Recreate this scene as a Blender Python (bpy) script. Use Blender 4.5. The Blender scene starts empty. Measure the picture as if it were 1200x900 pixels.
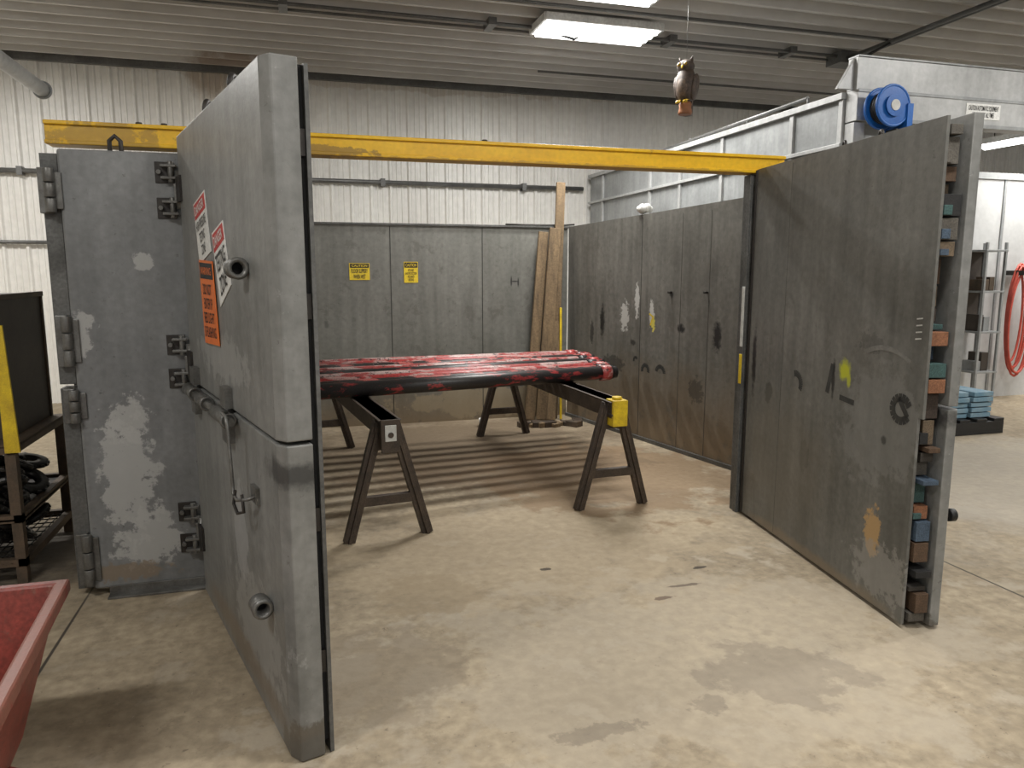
import bpy, bmesh, math, random
from mathutils import Vector, Matrix
random.seed(7)
SC=bpy.context.scene
SC.view_settings.view_transform='Standard'
# ------------------------------------------------------------------ materials
def mat(name,c1,c2=None,rough=.55,metal=0.,scale=3.,stretch=(1,1,1),fine=.12,spots=(),bottom=None,bump=.05,bscale=60.,emit=None,lo=.35,hi=.65,streak=0.,specks=None,spec=.5):
    m=bpy.data.materials.new(name); m.use_nodes=True
    nt=m.node_tree; N=nt.nodes; L=nt.links; b=N["Principled BSDF"]
    b.inputs["Roughness"].default_value=rough; b.inputs["Metallic"].default_value=metal; b.inputs["Specular IOR Level"].default_value=spec
    if c2 is None: c2=tuple(x*.7 for x in c1)
    tc=N.new("ShaderNodeTexCoord"); P=tc.outputs["Object"]
    mp=N.new("ShaderNodeMapping"); mp.inputs["Scale"].default_value=stretch; L.new(P,mp.inputs[0])
    n=N.new("ShaderNodeTexNoise"); n.inputs["Scale"].default_value=scale; n.inputs["Detail"].default_value=6; n.inputs["Roughness"].default_value=.65
    L.new(mp.outputs[0],n.inputs["Vector"])
    r=N.new("ShaderNodeMapRange"); r.inputs[1].default_value=lo; r.inputs[2].default_value=hi; L.new(n.outputs[0],r.inputs[0])
    def mix(f,a,bb,mode='MIX'):
        x=N.new("ShaderNodeMix"); x.data_type='RGBA'; x.blend_type=mode
        if isinstance(f,float): x.inputs[0].default_value=f
        else: L.new(f,x.inputs[0])
        for s,v in ((6,a),(7,bb)):
            if isinstance(v,tuple): x.inputs[s].default_value=(*v,1)
            else: L.new(v,x.inputs[s])
        return x.outputs[2]
    col=mix(r.outputs[0],c1,c2)
    def grain(sc,amt,st=None,det=4):
        nf=N.new("ShaderNodeTexNoise"); nf.inputs["Scale"].default_value=sc; nf.inputs["Detail"].default_value=det
        if st:
            m2=N.new("ShaderNodeMapping"); m2.inputs["Scale"].default_value=st; L.new(P,m2.inputs[0]); L.new(m2.outputs[0],nf.inputs["Vector"])
        else: L.new(P,nf.inputs["Vector"])
        rf=N.new("ShaderNodeMapRange"); rf.inputs[1].default_value=.3; rf.inputs[2].default_value=.7
        rf.inputs[3].default_value=1-amt; rf.inputs[4].default_value=1+amt; L.new(nf.outputs[0],rf.inputs[0])
        cc=N.new("ShaderNodeCombineColor")
        for i in range(3): L.new(rf.outputs[0],cc.inputs[i])
        return cc.outputs[0]
    col=mix(1.0,col,grain(scale*14,fine),'MULTIPLY')
    if streak: col=mix(1.0,col,grain(6,streak,(2.2,2.2,.16),6),'MULTIPLY')
    if bottom:
        bc,bh,bs=bottom
        sx=N.new("ShaderNodeSeparateXYZ"); L.new(P,sx.inputs[0])
        a=N.new("ShaderNodeMath"); a.operation='MULTIPLY_ADD'; a.inputs[1].default_value=bh*1.4; L.new(n.outputs[0],a.inputs[0]); a.inputs[2].default_value=bh*.3
        q=N.new("ShaderNodeMath"); q.operation='DIVIDE'; L.new(sx.outputs[2],q.inputs[0]); L.new(a.outputs[0],q.inputs[1])
        qq=N.new("ShaderNodeMapRange"); qq.inputs[1].default_value=0; qq.inputs[2].default_value=1.1; qq.inputs[3].default_value=bs; qq.inputs[4].default_value=0; L.new(q.outputs[0],qq.inputs[0])
        col=mix(qq.outputs[0],col,bc)
    if specks:
        for (ssc,thr,scol,sst) in specks:
            v=N.new("ShaderNodeTexNoise"); v.inputs["Scale"].default_value=ssc; v.inputs["Detail"].default_value=5; v.inputs["Roughness"].default_value=.7; L.new(P,v.inputs["Vector"])
            h=N.new("ShaderNodeMapRange"); h.inputs[1].default_value=thr; h.inputs[2].default_value=thr+.07; h.inputs[4].default_value=sst; L.new(v.outputs[0],h.inputs[0])
            col=mix(h.outputs[0],col,scol)
    for sp in spots:
        c,rad,sc,k,ns,st=sp   # centre, radii, colour, noise amount, noise scale, strength
        s=N.new("ShaderNodeVectorMath"); s.operation='SUBTRACT'; L.new(P,s.inputs[0]); s.inputs[1].default_value=c
        d=N.new("ShaderNodeVectorMath"); d.operation='MULTIPLY'; L.new(s.outputs[0],d.inputs[0]); d.inputs[1].default_value=tuple(1/x for x in rad)
        l=N.new("ShaderNodeVectorMath"); l.operation='LENGTH'; L.new(d.outputs[0],l.inputs[0])
        nn=N.new("ShaderNodeTexNoise"); nn.inputs["Scale"].default_value=ns; nn.inputs["Detail"].default_value=6; nn.inputs["Roughness"].default_value=.65; L.new(P,nn.inputs["Vector"])
        e=N.new("ShaderNodeMath"); e.operation='MULTIPLY_ADD'; L.new(nn.outputs[0],e.inputs[0]); e.inputs[1].default_value=k; e.inputs[2].default_value=1-k*.5
        g=N.new("ShaderNodeMath"); g.operation='SUBTRACT'; L.new(e.outputs[0],g.inputs[0]); L.new(l.outputs["Value"],g.inputs[1])
        h=N.new("ShaderNodeMapRange"); h.inputs[1].default_value=0; h.inputs[2].default_value=.2 if k>1.9 else .5; h.inputs[4].default_value=st; L.new(g.outputs[0],h.inputs[0])
        col=mix(h.outputs[0],col,sc)
    L.new(col,b.inputs["Base Color"])
    if bump:
        bp=N.new("ShaderNodeBump"); bp.inputs["Strength"].default_value=bump; bp.inputs["Distance"].default_value=.02
        nb=N.new("ShaderNodeTexNoise"); nb.inputs["Scale"].default_value=bscale; nb.inputs["Detail"].default_value=4; L.new(P,nb.inputs["Vector"])
        L.new(nb.outputs[0],bp.inputs["Height"]); L.new(bp.outputs[0],b.inputs["Normal"])
    if emit:
        b.inputs["Emission Color"].default_value=(*emit[0],1); b.inputs["Emission Strength"].default_value=emit[1]
    return m

BLK=(.015,.015,.015); WHT=(.55,.55,.52)
def chips(c,r,k=3.2,ns=13,col=(.42,.42,.405),st=.8): return (c,r,col,k,ns,st)
SPK=[(24,.62,(.055,.05,.044),.6),(4.5,.56,(.10,.095,.082),.5)]
m_panel=mat("panel_paint",(.215,.22,.22),(.155,.16,.16),.42,.1,2.2,fine=.1,streak=.12,specks=SPK[:1],spots=[
    chips((.28,0,.62),(.13,.5,.34)),chips((.3,0,.9),(.10,.5,.12)),chips((.36,0,.28),(.17,.5,.15)),chips((.1,0,1.35),(.08,.5,.1)),
    chips((.42,0,1.7),(.05,.5,.05)),chips((.2,0,.12),(.25,.5,.05),col=(.22,.17,.12))])
m_ldoor=mat("door_paint",(.25,.25,.24),(.165,.167,.157),.42,.08,1.8,fine=.12,streak=.14,specks=[(24,.63,(.07,.065,.058),.6),(30,.65,(.42,.42,.41),.5)],spots=[
    chips((1.0,0,.62),(.12,.5,.22),k=2.6,ns=9,col=(.45,.45,.45),st=.5),chips((.8,0,1.3),(.5,.5,.1),k=3,st=.4),
    chips((1.2,0,.3),(.4,.5,.2),k=3,st=.4),((1.62,.05,1.0),(.16,.2,.06),(.04,.04,.04),1.8,12,.85),
    ((1.64,.05,.02),(.1,.2,.12),(.08,.07,.055),2.2,12,.7),((.9,0,.1),(.9,.5,.08),(.2,.15,.1),1.,6,.6)])
def blk(x,z,rx,rz,st=.9,k=1.6,col=BLK): return ((x,0,z),(rx,.5,rz),col,k,22,st)
m_rdoor=mat("door_inner_paint",(.175,.172,.157),(.105,.104,.094),.5,.05,2.0,stretch=(1,1,.6),fine=.14,streak=.19,specks=SPK+[(34,.66,(.3,.29,.26),.5)],spots=[
    blk(.085,1.07,.035,.25,1),blk(1.0,1.08,.018,.13),blk(1.10,1.14,.06,.065,1,1.2,(.47,.49,.03)),blk(1.14,1.10,.02,.05,.8,1.5,(.47,.49,.03)),
    chips((1.42,0,.38),(.07,.5,.13),k=2.4,ns=16,col=(.42,.27,.12),st=.95),blk(.3,.9,.05,.07,.5,2.4),blk(.75,.6,.06,.1,.35,2.4),blk(1.3,1.3,.1,.05,.3,2.6),
    ((.5,0,.5),(.6,.5,.5),(.17,.15,.115),1.5,4,.4),chips((1.4,0,.9),(.3,.5,.3),k=3,ns=7,col=(.21,.21,.2),st=.5),
    blk(1.45,.85,.025,.03,.7),chips((1.5,0,.2),(.25,.5,.14),k=3,ns=14,col=(.3,.29,.27),st=.5),((.85,0,.03),(.9,.5,.06),(.22,.17,.11),1.,6,.7)],bump=.04)
m_rwall=mat("right_wall_paint",(.175,.17,.152),(.11,.106,.093),.5,.05,1.6,stretch=(1,1,.6),fine=.14,streak=.2,specks=SPK,bottom=((.225,.155,.085),.8,.75),spots=[
    blk(.70,1.13,.05,.2,1),blk(1.97,1.14,.06,.05,1),blk(2.44,1.10,.06,.16,1),blk(1.82,1.44,.035,.04),
    blk(1.10,1.2,.07,.15,.8,3.,WHT),blk(1.30,1.38,.035,.18,.85,2.8,WHT),blk(1.54,1.25,.04,.12,.9,3.,WHT),blk(1.56,1.16,.035,.07,.9,3.,(.7,.62,.1)),
    blk(1.25,.95,.05,.04,.8),blk(.5,1.0,.04,.12,.7,2.5),blk(.9,.7,.2,.1,.6,2.5),blk(2.2,.6,.1,.12,.5,2.6)])
m_bwall=mat("back_wall_paint",(.2,.2,.18),(.145,.145,.128),.5,.05,1.6,stretch=(1,1,.5),fine=.12,streak=.15,specks=SPK,bottom=((.27,.2,.12),.38,.8),spots=[
    blk(2.31,1.54,.012,.07,.9,.3),blk(2.39,1.53,.012,.06,.9,.3),blk(2.35,1.54,.05,.01,.9,.3),blk(.3,1.1,.03,.05,.4),chips((2.1,0,.2),(1.2,.5,.16),k=2.4,ns=5,col=(.4,.33,.22),st=.6)])
m_seam=mat("seam_dark",(.045,.045,.04),rough=.8)
m_seam2=mat("seam_faint",(.10,.095,.085),rough=.8)
m_dark=mat("dark_gap",(.015,.015,.015),rough=.8)
m_edge=mat("door_edge_steel",(.14,.14,.135),(.08,.08,.075),.5,.3,5,fine=.2)
m_hw=mat("hinge_steel",(.2,.2,.19),(.11,.105,.095),.42,.5,9)
m_hwd=mat("dark_steel",(.05,.045,.04),(.03,.026,.024),.5,.5,9)
m_yel=mat("yellow_beam_paint",(.80,.49,.012),(.70,.40,.01),.4,0,2.5,stretch=(1,1,4),fine=.08,specks=[(12,.64,(.35,.2,.04),.6)],spots=[
    ((.2,4.3,2.3),(.25,.5,.03),(.2,.12,.03),2.6,14,.7),((1.7,4.3,2.27),(1.6,.5,.02),(.35,.2,.04),2.8,9,.6),((-.9,4.3,2.3),(.3,.5,.1),(.3,.18,.04),3,12,.6)])
m_yel2=mat("yellow_paint",(.75,.55,.02),(.5,.33,.02),.5,0,12)
m_wall=mat("white_panel",(.86,.85,.81),(.74,.72,.68),.4,.0,.9,stretch=(1,1,.4),fine=.05,bump=0,spots=[((-.9,10.5,4.1),(.35,.5,.35),(.3,.2,.11),1.6,3,.6),((1.5,10.5,4.15),(3.5,.5,.12),(.5,.43,.34),2,3,.5)])
m_ceil=mat("ceiling_panel",(.58,.565,.54),(.46,.445,.42),.36,.05,.35,fine=.04,bump=0,spots=[((-.6,10.0,4.1),(.7,.4,.6),(.18,.11,.06),1.8,3,.7)])
m_galv=mat("galvanised",(.47,.475,.47),(.34,.345,.34),.42,.15,1.8,fine=.08,bump=0,streak=.1)
m_galvd=mat("galvanised_dark",(.33,.34,.34),(.23,.24,.24),.42,.15,1.8,fine=.08,bump=0,streak=.12)
m_part=mat("partition_panel",(.55,.555,.55),(.45,.455,.45),.45,.05,1.2,fine=.05,bump=0)
m_cond=mat("conduit",(.16,.16,.155),(.10,.10,.095),.4,.3,4,bump=0)
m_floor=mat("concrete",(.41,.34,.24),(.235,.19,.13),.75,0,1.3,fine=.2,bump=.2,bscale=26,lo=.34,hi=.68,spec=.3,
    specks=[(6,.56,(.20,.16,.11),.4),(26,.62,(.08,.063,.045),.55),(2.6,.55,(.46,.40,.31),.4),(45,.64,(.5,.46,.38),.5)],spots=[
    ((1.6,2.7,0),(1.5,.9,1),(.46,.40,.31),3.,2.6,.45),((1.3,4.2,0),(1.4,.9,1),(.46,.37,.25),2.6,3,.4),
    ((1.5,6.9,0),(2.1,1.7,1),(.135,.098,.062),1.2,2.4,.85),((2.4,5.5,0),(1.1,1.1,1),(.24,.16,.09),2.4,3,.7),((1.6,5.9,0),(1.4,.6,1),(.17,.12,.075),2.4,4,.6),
    ((.98,2.28,0),(.18,.05,1),(.12,.1,.08),2.8,10,.4),((1.46,2.33,0),(.08,.06,1),(.14,.12,.1),2.8,13,.35),
    ((1.76,3.23,0),(.07,.02,1),(.12,.08,.06),2.5,16,.8),((1.92,3.34,0),(.10,.015,1),(.12,.09,.07),2.8,18,.8),((2.12,3.53,0),(.045,.02,1),(.05,.04,.03),2,18,.9),((1.28,3.75,0),(.035,.02,1),(.05,.04,.03),2,18,.9),
    ((1.9,2.45,0),(.35,.25,1),(.21,.18,.145),3,5,.45),((.6,3.6,0),(.3,.25,1),(.30,.235,.15),2.5,5,.5),((.25,2.9,0),(.4,.4,1),(.25,.205,.15),3,4,.5),
    ((3.52,2.5,0),(.010,3,1),(.08,.07,.05),.0,5,1.),((-1.09,3.4,0),(.009,1.2,1),(.06,.05,.04),.0,5,1.),
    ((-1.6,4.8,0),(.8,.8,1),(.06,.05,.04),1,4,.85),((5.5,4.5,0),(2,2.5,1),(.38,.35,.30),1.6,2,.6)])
m_wood=mat("weathered_plank",(.22,.15,.08),(.115,.08,.045),.8,0,4,stretch=(4,4,.5),fine=.25)
m_saw=mat("sawhorse_steel",(.085,.062,.045),(.042,.032,.025),.5,.2,8,fine=.3)
m_pw=mat("white_sticker",(.6,.6,.57),(.45,.45,.42),.5,0,20)
PSP=[(20,.56,(.02,.018,.017),.9),(28,.62,(.5,.42,.40),.7)]
m_red=mat("red_pipe_paint",(.36,.04,.038),(.46,.28,.26),.45,0,7,stretch=(.6,2,2),fine=.3,lo=.52,hi=.57,specks=PSP)
m_red2=mat("worn_red_pipe",(.40,.10,.09),(.025,.02,.018),.45,0,8,stretch=(.6,2,2),fine=.3,lo=.46,hi=.5,specks=PSP)
m_blkp=mat("black_pipe",(.018,.016,.016),(.28,.035,.035),.42,0,8,stretch=(.7,2,2),fine=.3,lo=.57,hi=.61)
m_pink=mat("pink_pipe",(.46,.34,.32),(.33,.06,.055),.45,0,8,stretch=(.5,2,2),fine=.3,lo=.48,hi=.54,specks=PSP[:1])
m_bin=mat("red_bin_paint",(.27,.05,.035),(.15,.035,.026),.45,0,5,fine=.25,specks=[(14,.6,(.12,.07,.05),.6)],spots=[((-.75,2.2,.6),(.12,1,.05),(.22,.10,.07),3,14,.7)])
m_brown=mat("cabinet_dark",(.07,.056,.045),(.04,.032,.026),.55,.1,4,specks=SPK[:1])
m_rustleg=mat("rack_steel",(.13,.09,.06),(.07,.055,.04),.6,.3,8)
m_gear=mat("gear_black",(.016,.016,.016),(.04,.036,.03),.45,.3,9)
m_blue=mat("reel_blue",(.015,.13,.46),(.01,.09,.34),.35,0,6,fine=.05)
m_bluec=mat("crate_blue",(.12,.24,.33),(.22,.32,.38),.6,0,8)
m_hose=mat("hose_red",(.55,.09,.06),(.4,.06,.04),.5,0,6)
m_black=mat("black_plastic",(.015,.015,.015),rough=.5)
m_white=mat("white_sign",(.75,.75,.72),(.66,.66,.63),.4,0,8,bump=0)
m_orange=mat("orange_sign",(.80,.19,.03),(.72,.16,.03),.4,0,6,bump=0)
m_ysign=mat("yellow_sign",(.8,.6,.03),(.7,.5,.03),.4,0,6,bump=0)
m_redsign=mat("red_sign",(.55,.04,.03),(.45,.03,.03),.4,0,6,bump=0)
m_owl=mat("owl_feather",(.10,.07,.052),(.04,.03,.025),.55,0,25,fine=.4)
m_owll=mat("owl_breast",(.16,.11,.075),(.055,.04,.03),.55,0,30,fine=.4)
m_perch=mat("owl_perch",(.34,.13,.05),(.2,.08,.03),.6,0,14)
m_eye=mat("owl_eye",(.5,.32,.02),rough=.2,bump=0)
m_tube=mat("lamp_diffuser",(.9,.9,.88),rough=.4,bump=0,emit=((1,.99,.96),6.0))
m_lampf=mat("lamp_frame",(.75,.75,.73),rough=.4,bump=0)
wood_cols=[(.14,.07,.038),(.10,.06,.035),(.05,.036,.028),(.25,.11,.055),(.045,.095,.09),(.06,.09,.13),(.02,.02,.02),(.15,.11,.07),(.10,.09,.075),(.04,.034,.028)]
m_blocks=[mat("block_%s"%c,wc,rough=.75,scale=14,fine=.35) for c,wc in zip(("oak","walnut","char","copper","teal","slate","black","pine","grey","soot"),wood_cols)]

# ------------------------------------------------------------------ mesh builder
class B:
    def __init__(s): s.bm=bmesh.new(); s.mats=[]
    def mi(s,m):
        if m not in s.mats: s.mats.append(m)
        return s.mats.index(m)
    def box(s,x0,x1,y0,y1,z0,z1,m,M=None):
        c=[Vector((x,y,z)) for z in (z0,z1) for y in (y0,y1) for x in (x0,x1)]
        if M: c=[M@v for v in c]
        v=[s.bm.verts.new(p) for p in c]; k=s.mi(m)
        for q in ((0,2,3,1),(4,5,7,6),(0,1,5,4),(2,6,7,3),(0,4,6,2),(1,3,7,5)):
            f=s.bm.faces.new([v[i] for i in q]); f.material_index=k
        return s
    def prism(s,poly,z0,z1,m,M=None,z1s=None):
        k=s.mi(m); n=len(poly)
        a=[Vector((p[0],p[1],z0)) for p in poly]; b=[Vector((p[0],p[1],z1 if z1s is None else z1s[i])) for i,p in enumerate(poly)]
        if M: a=[M@p for p in a]; b=[M@p for p in b]
        a=[s.bm.verts.new(p) for p in a]; b=[s.bm.verts.new(p) for p in b]
        s.bm.faces.new(a[::-1]).material_index=k; s.bm.faces.new(b).material_index=k
        for i in range(n):
            s.bm.faces.new([a[i],a[(i+1)%n],b[(i+1)%n],b[i]]).material_index=k
        return s
    def beam(s,p0,p1,w,d,m,up=(0,0,1)):
        p0=Vector(p0);p1=Vector(p1); z=(p1-p0); L=z.length; z.normalize(); x=Vector(up).cross(z)
        if x.length<1e-4: x=Vector((1,0,0))
        x.normalize(); y=z.cross(x)
        M=Matrix((x,y,z)).transposed().to_4x4(); M.translation=p0
        return s.box(-w/2,w/2,-d/2,d/2,0,L,m,M)
    def ring(s,prof,c,axis,m,seg=20,smooth=True,closed=False,caps=True):
        ax=Vector(axis).normalized(); x=ax.orthogonal().normalized(); y=ax.cross(x); k=s.mi(m); c=Vector(c); R=[]
        for r,h in prof:
            R.append([s.bm.verts.new(c+ax*h+(x*math.cos(t)+y*math.sin(t))*max(r,1e-4)) for t in [2*math.pi*i/seg for i in range(seg)]])
        n=len(R)
        for j in range(n if closed else n-1):
            a=R[j]; b=R[(j+1)%n]
            for i in range(seg):
                f=s.bm.faces.new([a[i],a[(i+1)%seg],b[(i+1)%seg],b[i]]); f.material_index=k; f.smooth=smooth
        if caps and not closed:
            s.bm.faces.new(R[0][::-1]).material_index=k; s.bm.faces.new(R[-1]).material_index=k
        return s
    def cyl(s,p0,p1,r,m,seg=16,r2=None):
        p0=Vector(p0);p1=Vector(p1); return s.ring([(r,0),(r if r2 is None else r2,(p1-p0).length)],p0,p1-p0,m,seg)
    def pipe(s,p0,p1,r,ri,m,seg=24):
        p0=Vector(p0);p1=Vector(p1);L=(p1-p0).length
        return s.ring([(r,0),(r,L),(ri,L),(ri,0)],p0,p1-p0,m,seg,closed=True)
    def torus(s,c,axis,R,r,m,seg=24,sg=10):
        return s.ring([(R+r*math.cos(t),r*math.sin(t)) for t in [2*math.pi*i/sg for i in range(sg)]],c,axis,m,seg,closed=True)
    def ell(s,c,rad,m,seg=16,rings=10,M=None):
        k=s.mi(m); c=Vector(c); R=[]
        for j in range(1,rings):
            t=math.pi*j/rings
            row=[]
            for i in range(seg):
                p=2*math.pi*i/seg; v=Vector((rad[0]*math.sin(t)*math.cos(p),rad[1]*math.sin(t)*math.sin(p),rad[2]*math.cos(t)))
                if M: v=M@v
                row.append(s.bm.verts.new(c+v))
            R.append(row)
        tv=Vector((0,0,rad[2])); bv=-tv
        if M: tv=M@tv; bv=M@bv
        T=s.bm.verts.new(c+tv); Bt=s.bm.verts.new(c+bv)
        for i in range(seg):
            j=(i+1)%seg
            f=s.bm.faces.new([T,R[0][i],R[0][j]]); f.smooth=True; f.material_index=k
            f=s.bm.faces.new([Bt,R[-1][j],R[-1][i]]); f.smooth=True; f.material_index=k
            for a in range(len(R)-1):
                f=s.bm.faces.new([R[a][i],R[a+1][i],R[a+1][j],R[a][j]]); f.smooth=True; f.material_index=k
        return s
    def tube(s,pts,r,m,seg=8,closed=False):
        pts=[Vector(p) for p in pts]; k=s.mi(m); R=[]; n=len(pts); x=None
        for i,p in enumerate(pts):
            t=(pts[(i+1)%n]-pts[i-1]) if closed else (pts[min(i+1,n-1)]-pts[max(i-1,0)])
            t.normalize()
            x=t.orthogonal().normalized() if x is None else (x-t*x.dot(t)).normalized()
            y=t.cross(x)
            R.append([s.bm.verts.new(p+(x*math.cos(a)+y*math.sin(a))*r) for a in [2*math.pi*q/seg for q in range(seg)]])
        for j in range(n if closed else n-1):
            a=R[j];b=R[(j+1)%n]
            for i in range(seg):
                f=s.bm.faces.new([a[i],a[(i+1)%seg],b[(i+1)%seg],b[i]]); f.smooth=True; f.material_index=k
        if not closed:
            s.bm.faces.new(R[0][::-1]).material_index=k; s.bm.faces.new(R[-1]).material_index=k
        return s
    def done(s,name,loc=(0,0,0),rz=0,parent=None,bevel=0,fix=True):
        if fix: bmesh.ops.recalc_face_normals(s.bm,faces=s.bm.faces)
        me=bpy.data.meshes.new(name); s.bm.to_mesh(me); s.bm.free()
        for m in s.mats: me.materials.append(m)
        o=bpy.data.objects.new(name,me); SC.collection.objects.link(o); o.location=loc; o.rotation_euler=(0,0,rz)
        if parent: o.parent=parent
        if bevel:
            md=o.modifiers.new("bevel",'BEVEL'); md.width=bevel; md.segments=2; md.limit_method='ANGLE'; md.angle_limit=math.radians(40)
        return o
def empty(name,loc=(0,0,0),rz=0):
    e=bpy.data.objects.new(name,None); SC.collection.objects.link(e); e.location=loc; e.rotation_euler=(0,0,rz); e.empty_display_size=.1; return e
def text_quad(b,txt,quad,m,off=.0):
    """text mapped bilinearly onto quad (TL,TR,BR,BL) of (x,z) on plane y=-off"""
    cu=bpy.data.curves.new("t",'FONT'); cu.body=txt; cu.align_x='CENTER'; cu.space_line=.95; cu.offset=.012
    ob=bpy.data.objects.new("t",cu); SC.collection.objects.link(ob)
    dg=bpy.context.evaluated_depsgraph_get(); me=bpy.data.meshes.new_from_object(ob.evaluated_get(dg))
    xs=[v.co.x for v in me.vertices]; ys=[v.co.y for v in me.vertices]
    x0,x1,y0,y1=min(xs),max(xs),min(ys),max(ys); k=b.mi(m); vs=[]
    TL,TR,BR,BL=[Vector(q) for q in quad]
    for v in me.vertices:
        u=(v.co.x-x0)/(x1-x0); w=(v.co.y-y0)/(y1-y0)
        p=(BL*(1-u)+BR*u)*(1-w)+(TL*(1-u)+TR*u)*w
        vs.append(b.bm.verts.new((p.x,-off,p.y)))
    for pl in me.polygons:
        try:
            f=b.bm.faces.new([vs[i] for i in pl.vertices]); f.material_index=k
        except ValueError: pass
    bpy.data.objects.remove(ob); bpy.data.meshes.remove(me)
def sub(quad,u0,u1,w0,w1):
    TL,TR,BR,BL=[Vector(q) for q in quad]
    f=lambda u,w:(BL*(1-u)+BR*u)*(1-w)+(TL*(1-u)+TR*u)*w
    return [tuple(f(u0,w1)),tuple(f(u1,w1)),tuple(f(u1,w0)),tuple(f(u0,w0))]
def plate(b,quad,m,y0,y1):
    k=b.mi(m); a=[b.bm.verts.new((q[0],-y1,q[1])) for q in quad]; c=[b.bm.verts.new((q[0],-y0,q[1])) for q in quad]
    b.bm.faces.new(a).material_index=k; b.bm.faces.new(c[::-1]).material_index=k
    for i in range(4): b.bm.faces.new([a[i],c[i],c[(i+1)%4],a[(i+1)%4]]).material_index=k
def sign(name,quad,base,head,headbg,body,headcol,loc,rz,parent=None,y=0,bodycol=None,hf=.72):
    b=B(); plate(b,quad,base,y,y+.003)
    if headbg: plate(b,sub(quad,.04,.96,hf,.97),headbg,y+.003,y+.004)
    text_quad(b,head,sub(quad,.12,.88,hf+.05,.92),headcol,y+.0055)
    text_quad(b,body,sub(quad,.1,.9,.08,hf-.06),bodycol or m_black,y+.0055)
    return b.done(name,loc,rz,parent,fix=False)

# ------------------------------------------------------------------ room shell
CZ=4.17; WY=10.5
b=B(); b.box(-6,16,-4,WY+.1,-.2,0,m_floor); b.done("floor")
def ribbed(n0,n1,pitch,depth,rib=.05,mid=True):
    pts=[];x=n0
    while x<n1:
        pts+=[(x,0),(x+.02,depth),(x+.02+rib*.5,depth),(x+.04+rib*.5,0)]
        if mid:
            for q in (.42,.68): pts+=[(x+pitch*q,0),(x+pitch*q+.008,depth*.35),(x+pitch*q+.02,depth*.35),(x+pitch*q+.028,0)]
        x+=pitch
    return pts
b=B(); k=b.mi(m_wall)
lo=[b.bm.verts.new((x,WY-d,0)) for x,d in ribbed(-6,16,.26,.035)]; hi=[b.bm.verts.new((v.co.x,v.co.y,CZ)) for v in lo]
for i in range(len(lo)-1): b.bm.faces.new([lo[i],lo[i+1],hi[i+1],hi[i]]).material_index=k
b.box(-6,16,WY+.01,WY+.1,0,CZ,m_wall); b.done("wall_back",fix=False)
b=B(); k=b.mi(m_ceil)
# ceiling sheets: deep ribs running across the room
lo=[b.bm.verts.new((-6,y,CZ+.05-d)) for y,d in ribbed(-4,WY-.05,.30,.085,.08,False)]; hi=[b.bm.verts.new((16,v.co.y,v.co.z)) for v in lo]
for i in range(len(lo)-1): b.bm.faces.new([lo[i],hi[i],hi[i+1],lo[i+1]]).material_index=k
b.box(-6,16,-4,WY+.1,CZ+.06,CZ+.14,m_ceil); b.done("ceiling",fix=False)
b=B(); b.box(-6.1,-6,-4,WY,0,CZ,m_wall); b.done("wall_left")
b=B(); b.box(16,16.1,-4,WY,0,CZ,m_wall); b.done("wall_right")
b=B(); b.box(-6,16,WY-.1,WY-.04,CZ-.06,CZ+.05,m_cond); b.done("trim_1")

# ------------------------------------------------------------------ wall & ceiling conduits
b=B()
b.cyl((-6,WY-.08,2.84),(4.1,WY-.08,2.84),.03,m_cond); b.cyl((-6,WY-.07,2.0),(-1.6,WY-.07,2.0),.022,m_cond)
for x in (-3.1,-1,1.2,3.2): b.box(x-.03,x+.03,WY-.11,WY-.0,2.79,2.89,m_cond)
b.done("wall_conduit")
b=B()
for y,x0,x1,r in ((7.62,-6,7.2,.018),(7.78,-6,12,.014),(6.95,-2,6.3,.016),(9.2,3,12,.014)): b.cyl((x0,y,4.10),(x1,y,4.10),r,m_cond,10)
b.cyl((6.2,-3,4.07),(6.2,7.7,4.07),.024,m_cond,10); b.cyl((6.30,3,4.08),(6.30,7.7,4.08),.016,m_cond,10)
b.box(6.1,6.4,7.55,7.8,4.02,4.15,m_cond)
for x in (-2,0,2,4,5.5): b.box(x-.04,x+.04,7.58,7.82,4.08,4.15,m_cond)
b.tube([(3.0,7.7,4.10),(2.85,7.55,4.0),(2.7,7.6,4.05),(2.5,7.75,4.1)],.014,m_black)
b.tube([(6.2,6.9,4.06),(6.0,7.0,3.94),(6.1,7.4,3.97),(6.3,7.6,4.06)],.014,m_black)
b.done("ceiling_conduit")
b=B(); b.pipe((-1.87,2.5,3.08),(-1.87,7.05,3.08),.055,.045,m_galv); b.torus((-1.87,7.0,3.08),(0,1,0),.06,.012,m_galvd)
for y in (3,5): b.torus((-1.87,y,3.08),(0,1,0),.06,.006,m_hwd); b.cyl((-1.87,y,3.13),(-1.87,y,4.2),.006,m_hwd,8)
b.done("exhaust_pipe")

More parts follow.
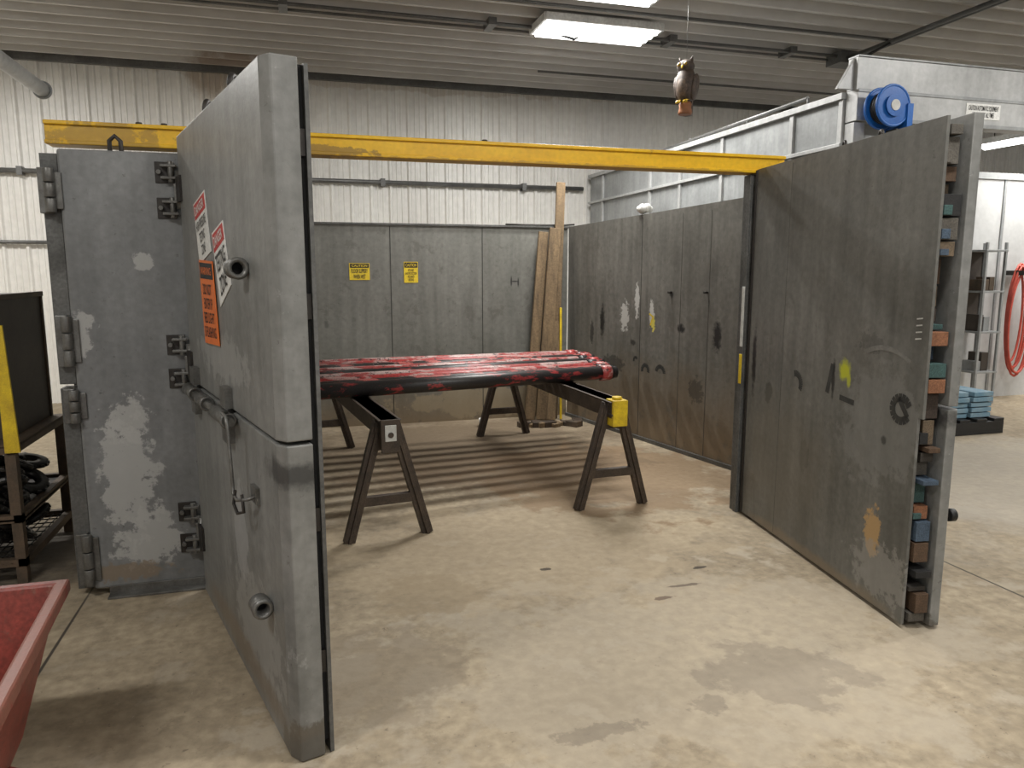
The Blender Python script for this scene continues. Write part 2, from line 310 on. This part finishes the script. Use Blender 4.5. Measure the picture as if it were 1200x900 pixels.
# ------------------------------------------------------------------ ceiling lights
def lamp(x,y,z=4.07,w=1.25,d=.5,power=95,rot=0,hang=False,n=4):
    e=empty("ceiling_light",(x,y,z),rot)
    b=B(); b.box(-w/2,w/2,-d/2,d/2,.0,.05,m_lampf)
    for s in (-1,1): b.box(-w/2,w/2,s*d/2-.012,s*d/2+.012,-.02,.05,m_lampf); b.box(s*w/2-.012,s*w/2+.012,-d/2,d/2,-.02,.05,m_lampf)
    if hang:
        for s in (-1,1): b.cyl((s*w*.4,0,.05),(s*w*.4,0,4.17-z),.006,m_hwd,8)
    b.done("housing",parent=e)
    b=B()
    for i in range(n):
        yy=-d/2+d*(i+.5)/n; b.cyl((-w/2+.04,yy,-.012),(w/2-.04,yy,-.012),d/n*.33,m_tube,10)
    b.done("tubes",parent=e)
    ld=bpy.data.lights.new("lamp_glow",'AREA'); ld.shape='RECTANGLE'; ld.size=w*.95; ld.size_y=d*.5; ld.energy=power; ld.color=(1,.98,.945)
    lo=bpy.data.objects.new("lamp_glow",ld); SC.collection.objects.link(lo); lo.parent=e; lo.location=(0,0,-.08)
lamp(3.05,7.45,power=110); lamp(2.6,6.35,power=75)
lamp(-3.3,7.7,power=130)  # unseen fixture left of view, added to brighten the white back wall
for x,y,p in ((2.2,1.6,80),(-2.2,1.0,80),(6.0,3.0,85),(1.5,-1.8,90)): lamp(x,y,power=p)
for x in (8.9,10.0): lamp(x,7.0,3.32,w=2.4,d=.3,power=60,rot=math.pi/2,hang=True,n=2)
lamp(11,3.5,power=110)

# ------------------------------------------------------------------ test bay enclosure (walls)
b=B(); b.box(-1.1,2.97,0,.1,.0,2.13,m_bwall)
for x in (.98,1.98): b.box(x-.004,x+.004,-.002,0,.02,2.12,m_seam)
b.box(-1.1,3.05,-.02,.1,2.13,2.15,m_edge)
b.done("wall_bay_back",(0,8.0,0))
RW=math.atan2(-2.66,.505)
b=B(); b.prism([(0,0),(3.5,0),(3.5,.1),(0,.1)],0,2.2,m_rwall,z1s=[2.14,2.26,2.26,2.14])
b.box(1.357,1.363,-.002,0,.02,2.16,m_seam)
for x in (1.95,2.32): b.box(x-.0025,x+.0025,-.002,0,.02,2.16,m_seam2)
b.box(0,3.2,-.025,0,0,.035,m_edge)
for x,z in ((1.82,1.46),(2.3,1.47)): b.cyl((x,0,z),(x,-.04,z),.010,m_hwd,8)
b.done("wall_bay_right",(2.965,7.95,0),RW)
b=B(); b.box(-1.1,-1.0,4.2,8.0,0,2.13,m_bwall); b.done("wall_bay_left")
b=B(); b.box(2.93,3.62,4.3,4.42,.0,2.22,m_edge); b.done("wall_bay_front")

# jamb posts
b=B(); b.box(2.875,2.93,4.325,4.42,0,2.27,m_edge); b.box(2.862,2.875,4.325,4.36,0,2.27,m_edge)
b.box(2.855,2.862,4.327,4.355,1.15,1.55,m_pw); b.box(2.855,2.862,4.327,4.355,.9,1.1,m_yel2)
b.done("door_jamb",bevel=.003)
b=B(); b.box(-.50,-.40,4.22,4.42,0,2.27,m_edge); b.done("door_jamb.001",bevel=.004)

# yellow cross beam
b=B(); b.box(-1.16,3.10,4.31,4.43,2.276,2.39,m_yel); b.box(-1.16,3.10,4.295,4.31,2.276,2.296,m_yel); b.box(-1.16,3.10,4.295,4.31,2.37,2.39,m_yel)
for x in (-.74,-.62,1.1): b.cyl((x,4.37,2.39),(x,4.37,2.41),.018,m_hwd,6)
b.done("yellow_crossbeam",bevel=.004)

# ------------------------------------------------------------------ left fixed panel
E=empty("armored_panel",(-1.13,4.05,0))
b=B(); b.box(.08,.62,0,.14,.04,2.22,m_panel); b.done("face_plate",parent=E,bevel=.012)
b=B(); b.box(0,.075,.03,.13,.04,1.08,m_edge); b.box(0,.075,.03,.13,1.1,2.2,m_edge)
b.box(.15,.63,-.06,.12,0,.012,m_hw); b.box(.15,.63,-.005,.0,.01,.05,m_hw)
b.done("side_strip",parent=E,bevel=.005)
b=B()
for z0,z1,x in ((1.92,2.13,.045),(1.19,1.44,.065),(.91,1.08,.07),(.07,.34,.07)):
    n=3; dz=(z1-z0)/n
    for i in range(n): b.cyl((x,-.02,z0+dz*i+.003),(x,-.02,z0+dz*(i+1)-.003),.024,m_hw,16)
    b.box(x-.05,x,-.01,.03,z0,z1,m_hw); b.box(x,x+.05,-.012,0,z0+.02,z1-.02,m_hw)
b.done("hinges",parent=E,bevel=.003)
b=B()
for zc in (2.04,1.2,.33):
    for s in (1,-1):
        z=zc+s*.085
        b.box(.50,.585,-.008,0,z-.05,z+.05,m_hwd); b.box(.53,.60,-.05,-.008,z-.035,z-.022,m_hw); b.box(.53,.60,-.05,-.008,z+.022,z+.035,m_hw)
        b.cyl((.575,-.035,z-.05),(.575,-.035,z+.05),.013,m_hw,12); b.cyl((.52,-.03,z),(.52,-.008,z),.012,m_hw,8)
    b.box(.585,.66,-.045,-.02,zc-.05,zc+.03,m_hw)
b.tube([(.30,.05,2.21),(.30,.05,2.27),(.325,.05,2.295),(.35,.05,2.27),(.35,.05,2.21)],.011,m_hwd)
b.done("latches",parent=E,bevel=.002)

# ------------------------------------------------------------------ left open door
LA=math.atan2(-1.59,.452); LP=(-.522,4.0,0)
E=empty("armored_door",LP,LA); L=1.668
b=B()
for z0,z1 in ((.004,1.10),(1.113,2.285)):
    b.prism([(0,.02),(.03,0),(L-.05,0),(L,.022),(L,.105),(0,.105)],z0,z1,m_ldoor)
b.done("outer_pan",parent=E,bevel=.005)
b=B(); b.box(.02,L-.03,.105,.124,.04,2.27,m_dark); b.box(0,L-.005,.124,.137,.004,2.27,m_edge)
for z in (.3,.8,1.5,2.0): b.box(L-.04,L-.012,.1,.122,z,z+.08,m_hwd)
b.done("inner_sheet",parent=E)
b=B()
for a,z in ((1.34,1.66),(1.44,.49)):
    b.pipe((a-.03,-.035,z),(a+.03,-.035,z),.036,.02,m_hw); b.cyl((a-.028,-.035,z),(a-.02,-.035,z),.022,m_dark); b.torus((a+.03,-.035,z),(1,0,0),.029,.009,m_hw)
for a in (.57,1.06):
    b.torus((a,.05,2.315),(.6,1,0),.035,.011,m_hwd); b.box(a-.03,a+.03,.035,.065,2.28,2.295,m_hwd)
b.done("lifting_eyes",parent=E)
b=B()
b.cyl((.10,-.035,1.085),(1.10,-.035,1.085),.015,m_hw)
for a0,a1 in ((.12,.32),(.46,.62),(.82,1.06)): b.cyl((a0,-.035,1.085),(a1,-.035,1.085),.028,m_hw); b.torus((a1,-.035,1.085),(1,0,0),.026,.006,m_hw)
for a in (.22,.94): b.box(a-.05,a+.05,-.03,.0,1.12,1.2,m_hw); b.box(a-.05,a+.05,-.03,.0,.98,1.06,m_hw)
b.tube([(1.06,-.04,1.12),(1.12,-.07,1.13),(1.20,-.07,1.13),(1.22,-.07,1.10),(1.20,-.06,.88),(1.20,-.06,.84),(1.26,-.06,.83),(1.34,-.04,.85),(1.34,-.0,.86)],.0065,m_hw)
b.tube([(1.24,-.06,.86),(1.2,-.06,.80),(1.26,-.06,.78),(1.32,-.05,.80),(1.30,-.05,.86)],.006,m_hwd)
b.box(1.28,1.36,-.015,0,.83,.89,m_hw)
b.done("center_latch",parent=E)
b=B()
for z in (.3,1.2,2.04): b.cyl((-.01,.01,z-.09),(-.01,.01,z+.09),.022,m_hw); b.box(0,.1,-.012,.02,z-.06,z+.06,m_hwd)
b.done("hinge_barrels",parent=E)
q1=[(.40,1.94),(.67,1.98),(.74,1.73),(.47,1.68)]
q2=[(.78,1.80),(1.0,1.84),(1.09,1.60),(.87,1.51)]
q3=[(.47,1.70),(.77,1.69),(.82,1.35),(.51,1.34)]
sign("danger_sign",q1,m_white,"DANGER",m_redsign,"HIGH PRESSURE\nTESTING\nZONE",m_white,(0,0,0),0,E,.001)
sign("danger_sign_lower",q2,m_white,"DANGER",m_redsign,"TESTING\nZONE",m_white,(0,0,0),0,E,.001)
sign("warning_sign",q3,m_orange,"WARNING",m_black,"DO NOT\nENTER IF\nRED LIGHT\nIS FLASHING",m_orange,(0,0,0),0,E,.0045,hf=.78)

# ------------------------------------------------------------------ right open door
RA=math.atan2(-1.691,-.236); E=empty("armored_door",(2.882,4.287,0),RA); L=1.707
b=B(); b.box(0,L,0,.014,1.0,2.295,m_rdoor); b.box(0,L-.03,0,.014,.02,1.0,m_rdoor)
b.box(.449,.451,-.001,0,.03,2.28,m_seam2)
b.done("inner_plate",parent=E)
b=B()
z=.03
while z<2.27:
    hh=random.choice((.03,.04,.05,.07,.1,.12))
    e=L-random.choice((.0,.02,.04,.07,.11)) if z<1.0 else L-random.choice((.01,.02,.04,.06,.1))
    b.box(L-.4,e,.018+random.random()*.03,.112-random.random()*.02,z+.004,min(z+hh,2.28)-.004,random.choice(m_blocks))
    if random.random()<.35 and hh>.06: b.box(L-.3,e+.01,.02,.06,z+.008,z+hh*.5,random.choice(m_blocks))
    z+=hh
b.done("laminated_blocks",parent=E,bevel=.002)
b=B(); b.box(0,L-.14,.014,.118,.02,2.28,m_dark); b.done("core",parent=E)
b=B()
for z0,z1 in ((.02,1.04),(1.055,2.31)):
    b.prism([(0,.12),(L+.005,.12),(L+.005,.165),(L-.03,.19),(0,.19)],z0,z1,m_ldoor)
b.done("outer_pan",parent=E,bevel=.004)
b=B(); b.cyl((1.62,.19,.52),(1.62,.24,.52),.012,m_hwd); b.cyl((1.62,.24,.52),(1.62,.27,.52),.03,m_black)
for a in (.72,1.04): b.torus((a,.15,2.33),(.3,1,0),.025,.008,m_hwd)
b.box(.0,.012,-.008,0,.02,2.29,m_hwd)
b.done("hardware",parent=E)
b=B()
def stroke(pts,r,m,y=-.0015):
    for i in range(len(pts)-1):
        p,q=pts[i],pts[i+1]; d=Vector((q[0]-p[0],q[1]-p[1]))
        if d.length<1e-5: continue
        n=Vector((-d.y,d.x)).normalized()*r; k=b.mi(m)
        b.bm.faces.new([b.bm.verts.new((x,y,z)) for x,z in ((p[0]+n.x,p[1]+n.y),(p[0]-n.x,p[1]-n.y),(q[0]-n.x,q[1]-n.y),(q[0]+n.x,q[1]+n.y))]).material_index=k
m_ink=mat("marker_ink",(.022,.022,.022),(.045,.045,.04),.7,0,20,bump=0)
m_chalk=mat("chalk",(.20,.195,.18),(.14,.137,.125),.8,0,20,bump=0)
arc=lambda cx,cz,r,a0,a1,n=14,sx=1.:[(cx+sx*r*math.cos(math.radians(a0+(a1-a0)*i/n)),cz+r*math.sin(math.radians(a0+(a1-a0)*i/n))) for i in range(n+1)]
stroke(arc(.62,1.0,.06,110,-30),.019,m_ink); stroke(arc(1.56,1.02,.055,20,330,sx=1.1),.019,m_ink); stroke([(1.54,1.07),(1.61,.99)],.014,m_ink)
stroke([(1.07,.995),(1.2,.985)],.014,m_ink); stroke([(.95,1.0),(.99,1.16)],.016,m_ink)
stroke(arc(1.42,.93,.36,115,60),.012,m_chalk)
for k in range(4): stroke([(1.62,1.35+.03*k),(1.66,1.355+.03*k)],.003,m_pw)
b.done("paint_marks",parent=E,fix=False)
b=B()
stroke(arc(1.46,.70,.05,200,-20),.02,m_ink); stroke(arc(1.69,.70,.06,170,0),.02,m_ink); stroke(arc(1.3,.78,.03,200,30),.014,m_ink)
stroke([(1.5,1.25),(1.56,1.22),(1.52,1.14)],.008,m_ysign)
b.done("spray_paint_marks",(2.965,7.95,0),RW,fix=False)
sign("caution_sign",[(.55,1.735),(.76,1.735),(.76,1.56),(.55,1.56)],m_ysign,"CAUTION",m_black,"FLOOR SLIPPERY\nWHEN WET",m_ysign,(0,8.0,0),0,None,.001)
sign("caution_sign",[(1.12,1.75),(1.27,1.75),(1.27,1.53),(1.12,1.53)],m_ysign,"CAUTION",m_black,"EYE AND\nEAR PROTECTION\nREQUIRED\nBEYOND",m_ysign,(0,8.0,0),0,None,.001)

# ------------------------------------------------------------------ planks in corner
b=B()
def plank(p0,p1,w,t=.035,m=m_wood):
    p0=Vector(p0);p1=Vector(p1); z=(p1-p0); Ln=z.length; z.normalize(); y=Vector((0,1,0)); x=y.cross(z).normalized(); y=z.cross(x)
    M=Matrix((x,y,z)).transposed().to_4x4(); M.translation=p0; b.box(-w/2,w/2,-t/2,t/2,0,Ln,m,M)
plank((2.46,7.78,.01),(2.66,7.93,2.08),.11); plank((2.59,7.74,.01),(2.78,7.88,2.12),.13); plank((2.74,7.80,.01),(2.865,7.95,2.62),.10); plank((2.68,7.70,.01),(2.80,7.85,1.1),.10)
plank((2.80,7.7,.01),(2.83,7.82,1.25),.025,.02,m_yel2)
b.done("lumber_planks",bevel=.004)
b=B(); b.tube([(2.25,8.02,2.16),(2.5,8.02,2.16),(2.9,8.02,2.16),(3.05,8.0,2.17)],.01,m_hwd); b.done("steel_rod")
b=B()
for i in range(7):
    b.ell((random.uniform(-.06,.06),random.uniform(-.02,.02),random.uniform(.0,.03)),(random.uniform(.03,.06),.035,random.uniform(.02,.045)),m_white)
b.done("crumpled_rag",(3.25,6.65,2.225))
b=B()
for i in range(10):
    x=2.3+.065*i; y=7.35+random.random()*.12; s=.03+random.random()*.025
    M=Matrix.Translation((x,y,s*.6))@Matrix.Rotation(random.random()*3,4,'Z'); b.box(-s*1.5,s*1.5,-s,s,-s*.6,s*.6,random.choice((m_rustleg,m_saw,m_saw,m_wood)),M)
b.done("scrap_blocks",bevel=.006)
b=B(); b.ring([(.035,0),(.05,.09),(.045,.09),(.03,.008)],(0,0,0),(0,0,1),m_white); b.done("foam_cup",(1.88,7.6,0))

# ------------------------------------------------------------------ sawhorses
def sawhorse(pn,pf,cap,ztop=.77,spread=.25):
    pn=Vector((*pn,0)); pf=Vector((*pf,0)); d=(pf-pn); Ln=d.length; an=math.atan2(d.y,d.x)-math.pi/2
    b=B(); b.box(-.055,.055,-.10,Ln+.10,ztop-.12,ztop,m_saw); b.box(-.07,.07,-.10,Ln+.10,ztop-.008,ztop,m_saw)
    for y in (0,Ln):
        for s in (-1,1):
            b.beam((s*.045,y,ztop-.02),(s*spread,y,0.0),.07,.045,m_saw,up=(0,1,0))
            b.beam((s*.045,y,ztop-.02),(s*spread,y,0.0),.02,.075,m_saw,up=(0,1,0))
        b.box(-spread*.72,spread*.72,y-.02,y+.02,.22,.28,m_saw)
        b.box(-.08,.08,y-.03,y+.03,ztop-.2,ztop-.02,m_saw)
    if cap=='y':
        b.box(-.055,.055,-.12,.0,ztop-.17,ztop+.01,m_yel2)
        b.cyl((0,-.06,ztop+.01),(0,-.06,ztop+.03),.035,m_yel2,12)
        b.box(-.062,.062,-.115,-.02,ztop-.1,ztop-.085,m_saw)
    else:
        b.box(-.058,.058,-.115,-.10,ztop-.2,ztop+.002,m_saw); b.box(-.035,.035,-.12,-.115,ztop-.13,ztop-.03,m_pw); b.cyl((0,-.12,ztop-.09),(0,-.128,ztop-.09),.018,m_saw,8)
    b.done("sawhorse",(pn.x,pn.y,0),an,bevel=.004)
sawhorse((.50,4.5),(.20,6.98),'w'); sawhorse((2.09,4.69),(1.98,7.15),'y')

# ------------------------------------------------------------------ pipe bundle
b=B(); n=9; ms=[m_blkp,m_red2,m_red,m_pink,m_blkp,m_pink,m_red2,m_red,m_pink]
for i in range(n):
    t=i/(n-1); r=.05 if i else .056
    yl=5.22+t*1.55; yr=5.60+t*1.3; zz=.772+r
    x0=-.15+.1*random.random(); x1=2.52+.15*t+random.uniform(-.07,.07)
    dl=(yr-yl)/2.4; p0=(x0,yl+dl*(x0-.1),zz); p1=(x1,yl+dl*(x1-.1),zz)
    b.pipe(p0,p1,r,r*.8,ms[i])
    d=(Vector(p1)-Vector(p0)).normalized()
    q=Vector(p1)-d*.02; b.pipe(tuple(q),tuple(q+d*.05),r*.9,r*.7,m_blkp)
    q=Vector(p1)-d*.12; b.pipe(tuple(q),tuple(q+d*.09),r+.007,r,m_red if i%2==0 else m_blkp)
    q=Vector(p0)+d*.05; b.pipe(tuple(q),tuple(q+d*.09),r+.007,r,m_red)
b.done("painted_pipes")

# ------------------------------------------------------------------ galvanised oven / duct housing
b=B()
b.box(4.205,5.3,5.11,WY-.12,0,2.98,m_galvd)
for y in (9.9,8.45,7.7,6.85,5.75,5.14): b.box(4.18,4.205,y-.025,y+.025,0,2.98,m_galv)
b.box(4.16,5.3,5.11,WY-.12,2.981,3.03,m_galv); b.box(4.165,4.205,5.11,WY-.12,2.62,2.65,m_galv)
b.cyl((4.3,5.7,3.12),(4.3,9.9,3.06),.018,m_cond,8)
for y in (5.7,6.6,7.7,8.8,9.8): b.cyl((4.3,y,3.03),(4.3,y,3.12),.012,m_cond,8)
b.box(4.2,9.0,4.98,5.105,2.80,3.03,m_galv); b.box(4.2,9.0,5.0,5.105,3.031,3.27,m_galv)
b.box(4.2,9.0,4.974,4.979,3.01,3.035,m_galvd); b.box(4.2,9.0,4.974,4.979,2.80,2.83,m_galvd); b.box(4.2,9.0,4.99,5.11,3.271,3.285,m_galvd)
b.prism([(4.05,3.035),(4.195,3.035),(4.195,3.27)],-5.06,-5.03,m_galv,Matrix(((1,0,0,0),(0,0,-1,0),(0,1,0,0),(0,0,0,1))))
b.box(4.2,4.3,5.0,5.105,0,2.79,m_galv); b.box(8.85,9.0,5.0,5.15,0,2.79,m_galvd)
OV=b.done("galvanized_oven_housing",bevel=.003)
b=B(); plate(b,[(5.25,2.99),(5.6,2.99),(5.6,2.87),(5.25,2.87)],m_white,0,.004); text_quad(b,"CAUTION AUTOMATIC EQUIPMENT\nKEEP CLEAR AT ALL TIMES",[(5.27,2.975),(5.58,2.975),(5.58,2.885),(5.27,2.885)],m_black,.006)
b.done("equipment_label",(0,4.9795,0),parent=OV,fix=False)
# hose reel
b=B(); c=(4.33,4.815,2.87)
for y in (-.06,.06): b.ring([(.14,-.006),(.145,0),(.14,.006)],(c[0],c[1]+y,c[2]),(0,1,0),m_blue,28); b.torus((c[0],c[1]+y,c[2]),(0,1,0),.145,.011,m_blue)
b.cyl((c[0],c[1]-.06,c[2]),(c[0],c[1]+.06,c[2]),.06,m_blue)
for k in range(5): b.torus((c[0],c[1]-.04+.02*k,c[2]),(0,1,0),.105,.013,m_black)
b.cyl((c[0],c[1]-.09,c[2]),(c[0],c[1]-.07,c[2]),.04,m_pw); b.ring([(.08,0),(.075,.02)],(c[0],c[1]-.085,c[2]),(0,1,0),m_blue,20)
b.box(c[0]+.12,c[0]+.17,c[1]-.08,c[1]+.15,c[2]-.16,c[2]+.02,m_blue); b.box(c[0]-.02,c[0]+.19,c[1]+.08,c[1]+.1592,c[2]-.06,c[2]+.06,m_blue); b.box(c[0]+.05,c[0]+.2,c[1]-.05,c[1]+.05,c[2]-.2,c[2]-.16,m_black)
b.tube([(c[0]+.14,c[1],c[2]-.05),(c[0]+.19,c[1],c[2]+.04),(c[0]+.22,c[1],c[2]-.05),(c[0]+.21,c[1]+.05,c[2]-.3),(c[0]+.2,c[1]+.1,c[2]-.6)],.010,m_black)
b.done("hose_reel")

# ------------------------------------------------------------------ far right area
b=B(); b.box(7.9,14,7.6,7.7,0,2.86,m_part); b.box(7.9,14,7.57,7.6,2.8,2.88,m_galvd)
for x in (8.75,9.9,11.1): b.box(x-.02,x+.02,7.585,7.6,0,2.8,m_galvd)
b.done("wall_partition")
b=B()
for x in (8.10,8.40):
    for y in (7.2,7.5): b.box(x-.015,x+.015,y-.015,y+.015,0,2.0,m_galvd)
for z in (.4,.9,1.4,1.9): b.box(8.08,8.42,7.18,7.52,z-.012,z+.012,m_galvd)
b.box(8.08,8.42,7.5,7.52,.9,1.9,m_brown)
for z,mm in ((.412,m_wood),(.912,m_brown),(1.412,m_rustleg)):
    x=8.13
    while x<8.3:
        w=random.uniform(.06,.12); hh=random.uniform(.12,.3); b.box(x,x+w,7.25,7.45,z,z+hh,random.choice((mm,m_brown,m_edge,m_galvd))); x+=w+.01
b.done("storage_shelf",bevel=.003)
b=B()
pts=[]
for lp in range(5):
    for i in range(24):
        t=2*math.pi*i/24; w=.13+.02*lp; hgt=.60+.03*((lp*3)%5)
        pts.append((8.94+w*math.sin(t)+.01*lp,7.46-.02*lp,1.08-.02*lp+hgt*math.cos(t)))
pts+= [(8.96,7.36,1.7),(9.11,7.34,1.2),(9.2,7.32,.5),(9.4,7.2,.03)]
b.tube(pts,.016,m_hose,6); b.box(8.86,9.04,7.32,7.565,1.60,1.66,m_hwd)
b.done("air_hose")
b=B()
for i in range(5): b.box(5.95+i*.22,6.08+i*.22,5.8,6.8,.13,.16,m_black)
for y in (5.8,6.25,6.7): b.box(5.95,6.96,y,y+.1,.03,.13,m_black)
for i in range(3): b.box(5.95,6.96,5.8+.45*i,5.9+.45*i,0,.03,m_black)
for lv in range(5):
    for i in range(3): b.box(5.98+.3*i+.03*random.random(),6.25+.3*i,5.85+.03*random.random(),6.7,.165+lv*.055,.21+lv*.055,m_bluec)
b.done("pallet_of_blue_crates",bevel=.004)

# ------------------------------------------------------------------ owl decoy
E=empty("owl_decoy",(3.28,5.98,2.98),math.radians(-55)); E.scale=(1.1,1.1,.95)
b=B()
b.ring([(.02,.0),(.05,.02),(.075,.08),(.085,.15),(.08,.21),(.062,.26),(.055,.28)],(0,0,.10),(0,0,1),m_owl,20)
b.ell((0,-.01,.41),(.068,.065,.062),m_owl); b.ell((0,-.03,.24),(.06,.06,.11),m_owll)
for s in (-1,1):
    b.ell((s*.072,.01,.23),(.022,.055,.115),m_owl,M=Matrix.Rotation(s*.12,3,'Y'))
    b.ring([(.02,0),(.002,.05)],(s*.04,-.005,.45),(s*.35,-.1,1),m_owl,8)
    b.ell((s*.027,-.062,.42),(.024,.012,.024),m_owll); b.ell((s*.027,-.071,.42),(.013,.008,.013),m_eye); b.ell((s*.027,-.078,.42),(.006,.004,.006),m_black)
    for k in (-1,0,1): b.tube([(s*.03+k*.012,-.03,.12),(s*.03+k*.014,-.06,.115),(s*.03+k*.014,-.07,.09)],.006,m_eye,6)
b.ring([(.012,0),(.002,.03)],(0,-.068,.405),(0,-.5,-1),m_eye,8)
b.prism([(-.04,.03),(.04,.03),(.03,.075),(-.03,.075)],.0,.16,m_owl)
b.done("owl_body",parent=E)
b=B(); b.ring([(.05,0),(.055,.02),(.045,.06),(.05,.09),(.04,.11)],(0,0,0),(0,0,1),m_perch,14); b.done("perch",parent=E)
b=B(); b.cyl((0,0,.46),(0,0,1.29),.0015,m_galvd,6); b.done("hanging_wire",parent=E)

# ------------------------------------------------------------------ left: rack, cabinet, gears
E=empty("parts_rack",(0,0,0))
b=B()
for x in (-1.46,-2.3):
    for y in (4.36,5.2): b.box(x-.025,x+.025,y-.025,y+.025,0,.75,m_rustleg)
for z in (.73,.36,.12):
    b.box(-2.33,-1.43,4.33,4.37,z-.02,z+.02,m_rustleg); b.box(-2.33,-1.43,5.19,5.23,z-.02,z+.02,m_rustleg); b.box(-1.47,-1.43,4.33,5.23,z-.02,z+.02,m_rustleg); b.box(-2.33,-2.29,4.33,5.23,z-.02,z+.02,m_rustleg)
b.box(-2.33,-1.43,4.33,5.23,.745,.76,m_rustleg); b.box(-2.33,-1.43,4.33,5.23,.35,.36,m_hwd)
for i in range(22): b.cyl((-2.3+i*.04,4.33,.12),(-2.3+i*.04,5.22,.12),.004,m_hwd,6)
for i in range(12): b.cyl((-2.32,4.36+i*.078,.128),(-1.44,4.36+i*.078,.128),.004,m_hwd,6)
b.done("frame",parent=E)
b=B()
b.box(-2.3,-1.50,4.5,5.2,.76,1.52,m_brown); b.box(-1.505,-1.485,4.5,5.2,1.50,1.53,m_rustleg); b.box(-2.3,-1.5,4.49,4.51,1.50,1.53,m_rustleg); b.box(-1.505,-1.49,5.17,5.2,.76,1.53,m_rustleg)
b.done("steel_box",parent=E,bevel=.004)
b=B(); b.prism([(-1.475,.72),(-1.405,.72),(-1.43,1.38),(-1.475,1.38)],-4.33,-4.315,m_yel2,Matrix(((1,0,0,0),(0,0,-1,0),(0,1,0,0),(0,0,0,1)))); b.box(-1.475,-1.465,4.33,4.38,.76,1.36,m_yel2); b.done("yellow_angle",parent=E)
b=B()
def gear(c,R,th,ax):
    ax=Vector(ax).normalized(); b.ring([(R,-th/2),(R,th/2),(R*.45,th/2),(R*.45,-th/2)],c,ax,m_gear,22,closed=True)
    x=ax.orthogonal().normalized(); y=ax.cross(x)
    for i in range(14):
        t=2*math.pi*i/14; d=x*math.cos(t)+y*math.sin(t); p=Vector(c)+d*R*.97; b.beam(p,p+d*R*.12,th*.8,R*.15,m_gear,up=ax)
for z0 in (.37,.14):
    for i in range(60):
        tl=random.uniform(-.7,.7)
        gear((random.uniform(-2.2,-1.52),random.uniform(4.42,5.1),z0+.04+random.uniform(0,.2)),random.uniform(.06,.11),.03,(tl,random.uniform(-.7,.7),1))
b.done("gear_pile",parent=E)

# ------------------------------------------------------------------ red bin
E=empty("red_steel_bin",(0,0,0))
b=B(); k=b.mi(m_bin)
top=[(-1.75,1.75),(-.72,1.75),(-.80,2.76),(-1.83,2.76)]; bot=[(-1.6,1.95),(-.87,1.95),(-.93,2.62),(-1.66,2.62)]
zt,zb=.60,.12
def loop(p,z,ins=0):
    c=Vector((sum(q[0] for q in p)/4,sum(q[1] for q in p)/4)); return [b.bm.verts.new(((q[0]-c.x)*(1-ins)+c.x,(q[1]-c.y)*(1-ins)+c.y,z)) for q in p]
rings=[loop(bot,zb+.02,.05),loop(top,zt,.06),loop(top,zt+.0,-.02),loop(top,zt-.045,-.02),loop(top,zt-.045,.045),loop(bot,zb,0)]
for a,c in zip(rings,rings[1:]):
    for i in range(4): b.bm.faces.new([a[i],a[(i+1)%4],c[(i+1)%4],c[i]]).material_index=k
b.bm.faces.new(rings[0]).material_index=k; b.bm.faces.new(rings[-1][::-1]).material_index=k
b.done("tapered_tub",parent=E,bevel=.008)
b=B()
b.box(-1.6,-.95,2.0,2.1,.06,.12,m_bin); b.box(-1.6,-.95,2.45,2.55,.06,.12,m_bin)
for x in (-1.5,-.98):
    for y in (2.05,2.5): b.cyl((x-.02,y,.05),(x+.02,y,.05),.05,m_black,16)
b.box(-.93,-.9,2.3,2.36,.1,.2,m_bin); b.tube([(-.90,2.4,.15),(-.82,2.42,.10),(-.80,2.42,.05),(-.84,2.42,.03)],.012,m_bin)
b.done("undercarriage",parent=E)

# ------------------------------------------------------------------ world, camera
w=bpy.data.worlds.new("World"); SC.world=w; w.use_nodes=True
bg=w.node_tree.nodes["Background"]; bg.inputs[0].default_value=(1,.985,.96,1); bg.inputs[1].default_value=.5
cam=bpy.data.cameras.new("Camera"); co=bpy.data.objects.new("Camera",cam); SC.collection.objects.link(co)
co.location=(0,0,1.65); co.rotation_euler=(math.radians(90-8.63),0,math.radians(-16.16)); cam.sensor_width=36; cam.lens=26.1; cam.clip_start=.05
SC.camera=co
